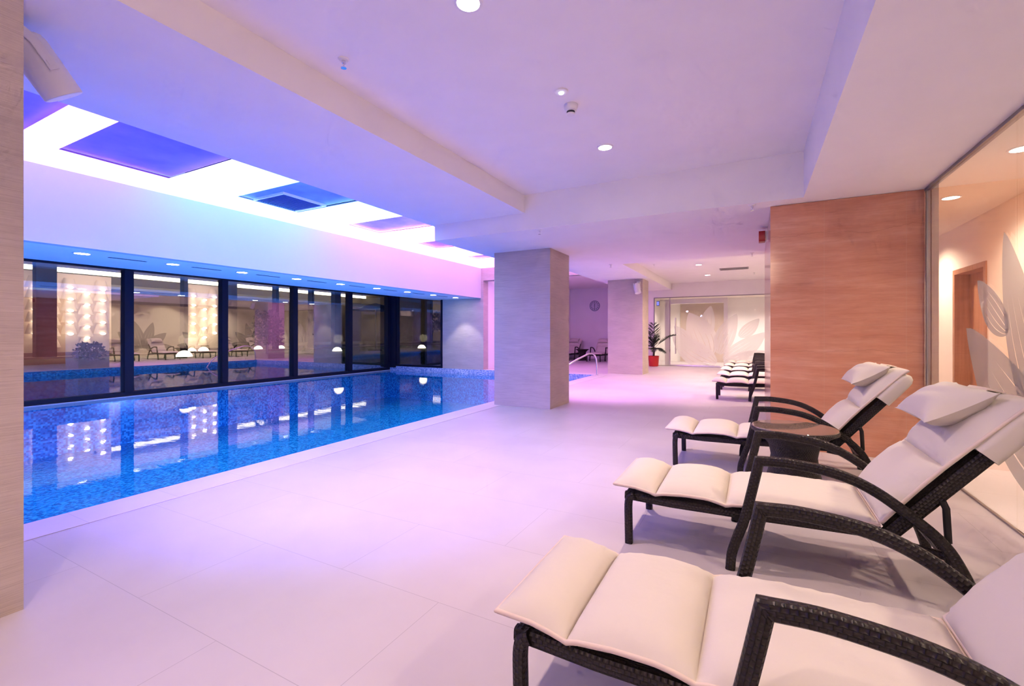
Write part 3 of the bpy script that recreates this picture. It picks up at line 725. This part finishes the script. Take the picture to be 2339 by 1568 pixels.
BA = math.radians(50.5); bx, bz = .535, .300
def back(s, off=0.): return (bx + s * math.cos(BA) - off * math.sin(BA), bz + s * math.sin(BA) + off * math.cos(BA))
LG = 'cream cushioned wicker sun loungers'
def make_lounger():
    root = thing('sun_lounger', 'x', 'sun lounger', (0, 0, 0), 0, LG)
    W = M['wicker']
    f = MB()
    for sy in (-1, 1):
        f.sweep([(-.655, sy * .275, .268), (-.40, sy * .275, .262), (-.05, sy * .275, .268), (.53, sy * .275, .285)], rr(.035, .045, .012), ref=(0, 1, 0))
    f.sweep([(-.635, -.29, .268), (-.635, .29, .268)], rr(.04, .045, .012), ref=(1, 0, 0))
    f.sweep([(-.07, -.33, .262), (-.07, .33, .262)], rr(.035, .035, .01), ref=(1, 0, 0))
    for sy in (-1, 1): f.sweep([(.51, sy * .285, .268), (.745, sy * .31, .240)], rr(.03, .034, .01), ref=(0, 1, 0))
    f.sweep([(-.63, 0, .276), (-.05, 0, .280), (.52, 0, .292)], rr(.54, .012, .005), ref=(0, 1, 0))
    f.build('seat_frame', W, root, 35)
    for sy in (-1, 1):
        MB().sweep(crom([(-.632, sy * .285, 0), (-.634, sy * .285, .12), (-.635, sy * .285, .22), (-.625, sy * .285, .262), (-.60, sy * .285, .276)], 4), rr(.042, .042, .012), ref=(0, 1, 0), scales=None).build('leg', W, root, 35)
        arm = MB()
        up = crom([(-.107, 0, 0), (-.100, 0, .08), (-.074, 0, .17), (-.044, 0, .26), (-.010, 0, .41), (.022, 0, .566)], 5)
        ov = crom([(.022, 0, .566), (.15, 0, .570), (.33, 0, .549), (.465, 0, .497), (.597, 0, .404), (.712, 0, .298), (.778, 0, .175), (.815, 0, .07), (.828, 0, 0)], 6)
        pts = [(p.x, sy * .335, p.z) for p in up + ov[1:]]
        arm.sweep(pts, rr(.042, .046, .013), ref=(0, 1, 0)); arm.build('armrest', W, root, 35)
    f = MB()
    p = [back(s) for s in (0, .2, .45, .66, .74)]
    f.sweep([(x, 0, z) for x, z in p], rr(.57, .030, .012), ref=(0, 1, 0))
    for sy in (-1, 1): f.sweep([(x, sy * .27, z) for x, z in [back(s, -.012) for s in (-.01, .3, .73)]], rr(.045, .062, .015), ref=(0, 1, 0))
    f.build('backrest_frame', W, root, 35)
    c = MB(); c.sweep([(.735, -.33, .235), (.735, .33, .235)], rr(.035, .04, .012), ref=(1, 0, 0)); c.build('crossbar', W, root, 35)
    for sy in (-1, 1):
        r = MB(); a = back(.25, -.03); r.sweep([(a[0], sy * .295, a[1]), (a[0] + .012, sy * .295, a[1] - .03), (.735, sy * .30, .30)], rr(.022, .026, .008), ref=(0, 1, 0)); r.build('support_rod', M['black'], root, 40)
        r = MB(); a = back(.13, -.03)
        for k in (0, .05): r.sweep([(a[0], sy * (.14 + k), a[1]), (.735, sy * (.14 + k), .240)], rr(.016, .026, .006), ref=(0, 1, 0))
        r.build('ratchet_arm', M['black'], root, 40)
    b, pb = cushion([(-.715, .320), (-.60, .318), (-.515, .303), (-.485, .293), (-.455, .303), (-.34, .316), (-.22, .317), (-.16, .305), (-.13, .296), (-.10, .305), (.05, .318), (.30, .316), (.50, .322)], (.191, .482), .292, .050)
    sc_ = b.build('seat_cushion', M['fabric'], root, 60); pb.build('cushion_piping', M['piping'], sc_, 60)
    path = [back(s, .038 + .012 * math.sin(s * 5)) for s in (.015, .12, .25, .36, .48, .60, .68, .735)]
    path.append((path[-1][0] + .035, path[-1][1] + .028))
    b, pb = cushion(path, (.46,), .288, .060, .020)
    bc = b.build('back_cushion', M['fabric'], root, 60); pb.build('cushion_piping', M['piping'], bc, 60)
    s_ = MB(); ss = [.50, .56, .62, .68, .72, .745, .758]
    s_.sweep([(x, 0, z) for x, z in [back(s, -.008) for s in ss]], rr(.615, .098, .03, 4), ref=(0, 1, 0), scales=[(1, 1), (1, 1), (1, .98), (.99, .96), (.985, .88), (.97, .62), (.93, .2)])
    s_.build('cushion_sleeve', M['fabric'], root, 60)
    pl = pillow().xform(Matrix.Translation((.80, 0, .862)) @ Matrix.Rotation(math.radians(-31), 4, 'Y')).build('pillow', M['fabric'], root, 70)
    st = MB(); q = back(.74, .07); st.sweep([(.895, 0, .918), (.925, 0, .945), (q[0] + .03, 0, q[1] + .02)], rr(.20, .006, .002), ref=(0, 1, 0)); st.build('strap', M['piping'], pl, 50)
    return root
L0 = make_lounger()
spots_ = [((0, 1.535, 0), 0, 'sun lounger in front with its cream footrest filling the picture bottom'),
          ((0, 2.90, 0), 0, 'cream sun lounger between the front one and the round wicker table'),
          ((0, 4.64, 0), 0, 'cream sun lounger standing against the orange stone wall behind the table'),
          ((.04, 9.33, 0), 0, 'first sun lounger beyond the orange wall, its dark front legs fully visible'),
          ((.02, 10.88, 0), 0, 'second sun lounger in the row beyond the orange wall'),
          ((.0, 12.42, 0), 0, 'third sun lounger in the row beyond the orange wall'),
          ((.0, 13.98, 0), 0, 'fourth sun lounger in the row beyond the orange wall'),
          ((.0, 15.5, 0), 0, 'last sun lounger in the row, beside the far glass wall'),
          ((-5.90, 18.95, 0), PI / 2, 'alcove sun lounger under the wall clock, half behind the distant pillar'),
          ((-7.33, 19.1, 0), PI / 2, 'alcove sun lounger mostly hidden by the middle pillar')]
for i, (lc, rz, lb) in enumerate(spots_):
    if i == 0: L0.location = lc; L0.rotation_euler = (0, 0, rz); L0['label'] = lb
    else: dup(L0, lc, rz, lb)

def make_table():
    root = thing('side_table', 'x', 'table', (0, 0, 0), 0, 'round wicker side tables')
    MB().lathe([(.215, 0), (.20, .05), (.165, .18), (.150, .29), (.165, .37), (.235, .445), (.265, .47), (.265, .462), (.22, .435), (.14, .40)], 40, caps=True).build('table_base', M['wicker'], root, 50)
    MB().lathe([(.262, .462), (.283, .470), (.285, .487), (.279, .494), (.262, .490)], 48, caps=False).build('table_rim', M['wicker'], root, 50)
    MB().lathe([(.277, .4945), (.278, .498), (.276, .502)], 48).build('glass_top', M['tableglass'], root, 30)
    return root
T0 = make_table(); T0.location = (.26, 3.97, 0); T0['label'] = 'round dark wicker table with smoked glass top between two loungers'
dup(T0, (-6.64, 19.05, 0), 0, 'dark hourglass wicker table between the two alcove loungers')
dup(T0, (.25, 11.66, 0), 0, 'wicker side table in the far lounger row behind the orange wall')

# ------------------------------------------------------------------ potted palm
t = thing('potted_palm', 'spiky palm in a red pot before the far glass wall', 'plant', (-3.20, 16.90, 0))
MB().lathe([(.150, .0), (.165, .02), (.188, .34), (.195, .36), (.195, .375), (.18, .375), (.175, .34)], 36, caps=True).build('pot', M['pot'], t, 40)
MB().lathe([(.001, .345), (.178, .345)], 24, caps=False).build('soil', M['soil'], t)
b = MB(); b.sweep(crom([(0, 0, .34), (.01, 0, .5), (.0, .0, .68)]), circ(.035, 10), ref=(0, 1, 0), scales=None); b.build('stem', M['stem'], t, 50)
def frond(az, elev, L, droop, seed):
    rnd = random.Random(seed); b = MB(); pts = []
    for i in range(9):
        s = i / 8; r = L * s * math.cos(elev) ; z = .62 + L * s * math.sin(elev) - droop * s * s
        pts.append(Vector((r * math.cos(az), r * math.sin(az), z)))
    b.sweep(pts, circ(.006, 6), ref=(.3, .2, 1), scales=[1 - .7 * i / 8 for i in range(9)])
    side = Vector((-math.sin(az), math.cos(az), 0))
    for i in range(1, 30):
        s = .14 + .86 * i / 29; k = min(7, int(s * 8)); p = pts[k].lerp(pts[k + 1], s * 8 - k); d = (pts[k + 1] - pts[k]).normalized()
        ll = .30 * L / .9 * (math.sin(PI * min(1, .15 + s * .85)) ** .5 + .15)
        for sg in (-1, 1):
            dirv = (side * sg * .75 + d * .65 + Vector((0, 0, .12 + rnd.uniform(-.12, .12)))).normalized()
            wv = (d * .6 + Vector((0, 0, .5)) * rnd.choice((-1, 1))) * .014
            tip = p + dirv * ll + Vector((0, 0, -.04 * rnd.random()))
            mid = p + dirv * ll * .5
            nn = Vector((0, 0, .0015))
            b.quad(p - wv * .5, p + wv * .5, mid + wv, mid - wv); b.quad(mid - wv, mid + wv, tip + wv * .1, tip - wv * .1)
    return b
for k, (az, el, L, dr_) in enumerate(((-.05, .85, 1.05, .30), (-1.4, 1.47, .95, .02), (-1.8, 1.25, .7, .05), (3.3, 1.0, .6, .2), (4.3, .8, .55, .3), (-.5, .2, .5, .22), (4.9, .35, .5, .25), (3.6, .25, .5, .2), (5.5, .3, .48, .2), (2.9, .3, .35, .2), (3.9, 1.25, .55, .1), (5.6, 1.2, .6, .1))):
    frond(az, el, L, dr_, k).build('palm_frond', M['leaf'], t)

# ------------------------------------------------------------------ wall clock
t = thing('wall_clock', 'round grey wall clock on the purple-lit alcove wall', 'clock', (-6.54, 20.5, 2.46))
RX = Matrix.Rotation(PI / 2, 4, 'X')
MB().lathe([(.245, 0), (.245, .03), (.23, .04), (.215, .035), (.213, .02)], 48, caps=True).xform(RX).build('clock_case', plain('clock_rim', (.25, .27, .34), .4), t, 40)
MB().lathe([(.001, .022), (.213, .022)], 48, caps=False).xform(RX).build('clock_dial', M['clockface'], t)
b = MB()
for k in range(12):
    n0 = len(b.v); b.box(-.014, .014, -.028, -.024, .145, .185); b.xform(Matrix.Rotation(2 * PI * k / 12, 4, 'Y'), n0)
b.build('hour_marks', M['clockdark'], t)
MB().box(-.008, .008, -.034, -.030, -.18, .02).build('minute_hand', M['clockdark'], t)
b = MB(); b.box(-.010, .010, -.040, -.036, -.02, .12); b.xform(Matrix.Rotation(.12, 4, 'Y')); b.build('hour_hand', M['clockdark'], t)

# ------------------------------------------------------------------ pool hand rail
b = MB(); b.sweep(crom([(-4.0, 12.62, 0.), (-4.0, 12.58, .35), (-4.0, 12.50, .50), (-4.0, 12.30, .60), (-4.0, 12.05, .635), (-4.0, 11.85, .60), (-4.0, 11.5, .535), (-4.0, 10.6, .36)], 7)
                        , circ(.021, 12), ref=(1, 0, 0))
rl = thing('pool_handrail', 'curved steel grab rail at the far pool corner', 'handrail', (0, 0, 0)); 
b = MB()
b.sweep(crom([(-3.95, 12.58, 0.), (-3.95, 12.56, .30), (-3.95, 12.48, .50), (-3.96, 12.28, .61), (-3.99, 12.05, .63), (-4.05, 11.8, .58), (-4.2, 11.2, .42), (-4.4, 10.5, .12), (-4.5, 10.1, -.4)], 7), circ(.021, 12), ref=(1, 0, .1))
b.build('rail_tube', M['chrome'], rl, 50)
MB().lathe([(.05, 0), (.05, .008), (.024, .012)], 24, c=(-3.95, 12.58, .004)).build('base_flange', M['chrome'], rl, 40)
t = tag(MB().lathe([(.09, 0), (.09, .012), (.07, .018), (.001, .02)], 28, caps=False).build('pool_inlet', M['white'], None, 40, (-4.34, 1.42, -1.15)), 'pale round inlet fitting under the water by the coping', 'pool fitting')

# ------------------------------------------------------------------ outside at night
struct('lawn_ground', MB().box(-60, -12.5, -10, 60, -.3, .38), M['grass'], 'dark lawn outside the pool windows')
DG = 'glowing garden dome lamps'
for x, y, z0, r, lb in [(-16.83, 8.3, 0.38, 0.234, 'biggest glowing dome lamp on the lawn outside'), (-19.85, 10.5, 0.44, 0.19, 'glowing dome lamp on the terrace kerb behind the biggest one, closer to the wall lamps'), (-19.85, 10.06, 0.44, 0.16, 'small glowing dome lamp on the terrace kerb just behind the biggest one'), (-19.85, 12.83, 0.44, 0.179, 'glowing dome lamp seen through the third window'), (-19.85, 13.95, 0.44, 0.166, 'glowing dome lamp next to the third window post'), (-16.04, 13.94, 0.38, 0.2, 'glowing dome lamp seen through the fourth window'), (-15.27, 18.71, 0.38, 0.205, 'glowing dome lamp seen through the end window')]:
    t = thing('garden_lamp', lb, 'garden lamp', (x, y, z0), 0, DG)
    MB().lathe([(r * math.cos(a), r * math.sin(a)) for a in [PI / 2 * k / 8 for k in range(8)]] + [(.001, r)], 28, caps=False).build('lamp_dome', M['dome'], t, 60)
    MB().lathe([(r * 1.03, 0), (r * 1.03, .03)], 28).build('lamp_base', M['black'], t)
    p_ = bpy.data.lights.new('lamp_glow', 'POINT'); p_.energy = 5; p_.color = (1., .85, .5); p_.shadow_soft_size = .2
    po = bpy.data.objects.new('lamp_glow', p_); col.objects.link(po); po.location = (x + .1, y, z0 + r + .35)
# lit restaurant opposite, on a raised terrace
XB = -20.45
b = MB(); b.box(-27.2, -27., 4, 26, .3, 4.5); b.box(-27., -20.3, 4, 26, 4.25, 4.5); b.box(-27., -20.3, 4, 26, .3, .56); b.box(-27., -20.3, 25.8, 26, .56, 4.25); b.box(-27., -20.3, 4, 4.2, .56, 4.25)
tag(b.build('restaurant_building', M['lobbywall']), 'lit restaurant building across the lawn at night', 'building')
struct('trim_4', MB().box(-25.9, -25.6, 4.2, 25.8, 3.18, 3.38), M['lobbywhite'], 'white ceiling edge of the restaurant across the lawn')
tag(MB().box(-26.5, -26.3, 4.4, 25.6, 3.84, 4.02).build('cove_light', M['tube']), 'long fluorescent ceiling strip inside the restaurant', 'ceiling light')
for y, hw, lb in [(5.792, 0.24, 'wide dark post of the restaurant terrace behind the first window'), (9.783, 0.07, 'slim dark terrace post behind the second window'), (11.585, 0.2, 'dark terrace post behind the third window, by its frame'), (13.672, 0.07, 'slim dark terrace post in the middle of the third window'), (15.612, 0.07, 'slim dark terrace post behind the fourth window'), (17.175, 0.2, 'wide dark terrace post at the edge of the fourth window')]:
    tag(MB().box(-20.0, -19.7, y - hw, y + hw, .38, 4.25).build('terrace_post', M['frame'], None), lb, 'post')
struct('terrace_kerb', MB().box(-20.25, -19.55, 4, 26, .2, .44), M['lobbywall'], 'low kerb of the restaurant terrace')
area((-23.5, 9, 4.1), 45, (1., .85, .6), 3, 8); area((-23.5, 18, 4.1), 45, (1., .85, .6), 3, 10)
area((XB + 1.6, 8.5, 3.6), 110, (1., .78, .6), 1.2, 9, (0, math.radians(50), 0))  # added warm wash to brighten the scale lamp walls, no fixture
SG = 'scale shaped wall lamps'
def make_scale(up):
    t = thing('scale_lamp', 'cream scale shaped wall lamp glowing on the restaurant wall', 'wall lamp', (0, 0, 0), 0, SG)
    def fn(u, v):
        c = 2 * v - 1; w = (.215 - .085 * u) if up else (.105 + .11 * u)
        zz = .33 * u if up else -.33 * u
        return (.015 + .11 * (1 - .55 * u if up else .45 + .55 * u) * (1 - c * c) ** .5, w * c, zz)
    MB().grid(fn, 8, 14).build('lamp_shade', M['scale'], t, 60)
    MB().lathe([(.001, -.045), (.05, -.03), (.075, 0), (.05, .03), (.001, .045)], 14, c=(.16, 0, .0), caps=False).build('lamp_bulb', M['bulb'], t, 60)
    return t
for grp, up in (([(5.696, [2.705, 1.172]), (6.542, [2.723, 1.163]), (7.405, [2.721, 1.175]), (10.349, [2.713, 1.2]), (11.172, [2.716, 1.189])], True), ([(6.129, [2.528, 1.056]), (6.975, [2.549, 1.033]), (10.77, [2.578, 1.016])], False)):
    S0 = None
    for yy, (zt, zb_) in grp:
        for r in range(5):
            lc = (XB + .03, yy, zt + (zb_ - zt) * r / 4)
            if S0 is None: S0 = make_scale(up); S0.location = lc
            else: dup(S0, lc, 0)
for y0, y1, lb in ((5.2459999999999996, 7.705, 'cream feature wall carrying the bigger group of scale lamps'), (10.069, 11.452, 'narrow cream feature wall carrying the smaller group of scale lamps')):
    tag(MB().box(XB - .1, XB, y0, y1, .56, 3.2).build('feature_wall', M['scale'], None), lb, 'wall panel')
# second lit room seen through the end window
b = MB(); b.box(-34, -14, 34, 34.2, 0, 4.6); b.box(-34, -14, 31, 34.2, 4.4, 4.6)
tag(b.build('lobby_building', M['lobbywall']), 'lit lobby behind the end window of the pool', 'building')
tag(MB().box(-32, -15, 32.2, 32.5, 4.33, 4.39).build('cove_light', M['tube_dim']), 'fluorescent ceiling strip in the lobby behind the end window', 'ceiling light')
area((-24, 32, 4.3), 110, (1., .85, .6), 10, 3)
for x in (-26.3, -23.4): tag(MB().box(x - .16, x + .16, 29.6, 29.9, 0, 4.6).build('facade_post', M['frame'], None), 'slim dark post outside the end window, by the ' + ('round bush' if x < -25 else 'small tree'), 'post')
t = thing('rod_chandelier', 'chandelier of hanging glowing glass rods in the lobby', 'chandelier', (-26.0, 31.5, 3.85))
MB().box(-1.1, 1.1, -.3, .3, -.06, 0.04).build('chandelier_plate', M['lobbywhite'], t)
for k in range(9):
    MB().sweep([(-1. + k * .25, .1 * math.sin(k * 2), -.08), (-1. + k * .25, .1 * math.sin(k * 2), -2.05), (-1. + k * .25, .1 * math.sin(k * 2), -2.3)], circ(.035, 6), ref=(0, 1, 0), scales=[1, 1, .1]).build('glass_rod', M['rod'], t)
rnd = random.Random(3)
for k in range(14):
    x = -22.7 + (k % 5) * .52 + (k % 3) * .1; z = 1.4 + (k // 5) * .85 + .2 * (k % 2)
    tag(MB().lathe([(.001, -.08), (.07, -.04), (.08, .03), (.001, .08)], 12, caps=False).build('pendant_bulb', M['bulb'], None, 60, (x, 32 + .1 * (k % 4), z)), 'small glowing pendant bulb in the lobby', 'lamp', 'lobby pendant bulbs')
def bush(name, loc, r, h, n, seed, label, trunk=0., cat='bush'):
    t = thing(name, label, cat, loc); rnd = random.Random(seed); b = MB()
    for k in range(n):
        a = rnd.uniform(0, 2 * PI); q = rnd.random() ** .5; zz = rnd.random()
        rad = r * q * (1 - abs(zz - .45) ** 2)
        c = Vector((rad * math.cos(a), rad * math.sin(a), trunk + zz * h)); d = Vector((rnd.uniform(-1, 1), rnd.uniform(-1, 1), rnd.uniform(-.6, 1))).normalized() * rnd.uniform(.10, .22) * (r / .6)
        s = d.cross(Vector((rnd.uniform(-1, 1), rnd.uniform(-1, 1), rnd.uniform(-1, 1)))).normalized() * .06 * (r / .6)
        b.quad(c, c + d * .5 + s, c + d, c + d * .5 - s)
    b.build('foliage', M['bush'], t)
    MB().sweep([(0, 0, 0), (.02, 0, trunk + h * .5)], circ(.05, 8), ref=(0, 1, 0)).build('trunk', M['bark'], t, 60)
    return t
bush('garden_bush', (-17.5, 6.06, .38), .36, .5, 420, 1, 'leafy bush silhouetted before the larger group of scale lamps')
bush('garden_tree', (-21.0, 28.0, .38), 1.0, 1.3, 420, 2, 'small bare-stemmed tree outside the end window', 1.0, 'tree')
bush('garden_bush', (-24.8, 28.4, .38), .75, 1.6, 700, 3, 'round dark bush outside the end window')
bush('garden_tree', (-17., 11.35, .38), .6, 1.3, 500, 4, 'loose tree outside the third window', .35, 'tree')
tag(MB().box(-34, -14, 30.2, 30.6, 0, .55).build('planter_wall', M['frame'], None), 'low dark planter wall outside the end window', 'planter')
t = thing('garden_parasol', 'closed-top dark parasol on the terrace outside the fifth window', 'parasol', (-15.5, 15.68, .38))
t['label'] = 'dark open parasol on the terrace outside the fifth window'
MB().lathe([(1.1, 1.85), (1.06, 1.90), (.4, 2.1), (.04, 2.2), (.001, 2.21)], 8, caps=False).build('canopy', M['parasol'], t)
MB().sweep([(0, 0, 0), (0, 0, 2.2)], circ(.03, 10), ref=(0, 1, 0)).build('pole', M['black'], t, 40)
MB().lathe([(.35, 0), (.33, .06), (.05, .09)], 24).build('base', M['black'], t, 40)

# ------------------------------------------------------------------ world, camera, colour
wd = bpy.data.worlds.new('night'); sc.world = wd; wd.use_nodes = True
bg = wd.node_tree.nodes.get('Background') or wd.node_tree.nodes.new('ShaderNodeBackground')
bg.inputs[0].default_value = (.004, .006, .02, 1); bg.inputs[1].default_value = 1.
cam = bpy.data.cameras.new('camera'); co = bpy.data.objects.new('camera', cam); col.objects.link(co)
co.location = (0, 0, 1.2); co.rotation_euler = (PI / 2, 0, math.radians(28))
cam.sensor_width = 36.; cam.lens = 1040. / 2339. * 36.; cam.shift_y = -23. / 2339.; cam.clip_start = .02; cam.clip_end = 200.
sc.camera = co
vs = sc.view_settings; sc.display_settings.display_device = 'sRGB'
vs.view_transform = 'Standard'; vs.look = 'None'; vs.exposure = 0.59; vs.gamma = 1.0; vs.use_curve_mapping = False
cy = sc.cycles
cy.max_bounces = 8; cy.diffuse_bounces = 4; cy.glossy_bounces = 4; cy.transparent_max_bounces = 14; cy.use_adaptive_sampling = True; cy.adaptive_threshold = .12; cy.adaptive_min_samples = 10; cy.sample_clamp_indirect = 6.; cy.caustics_reflective = False; cy.caustics_refractive = False
cy.use_denoising = True
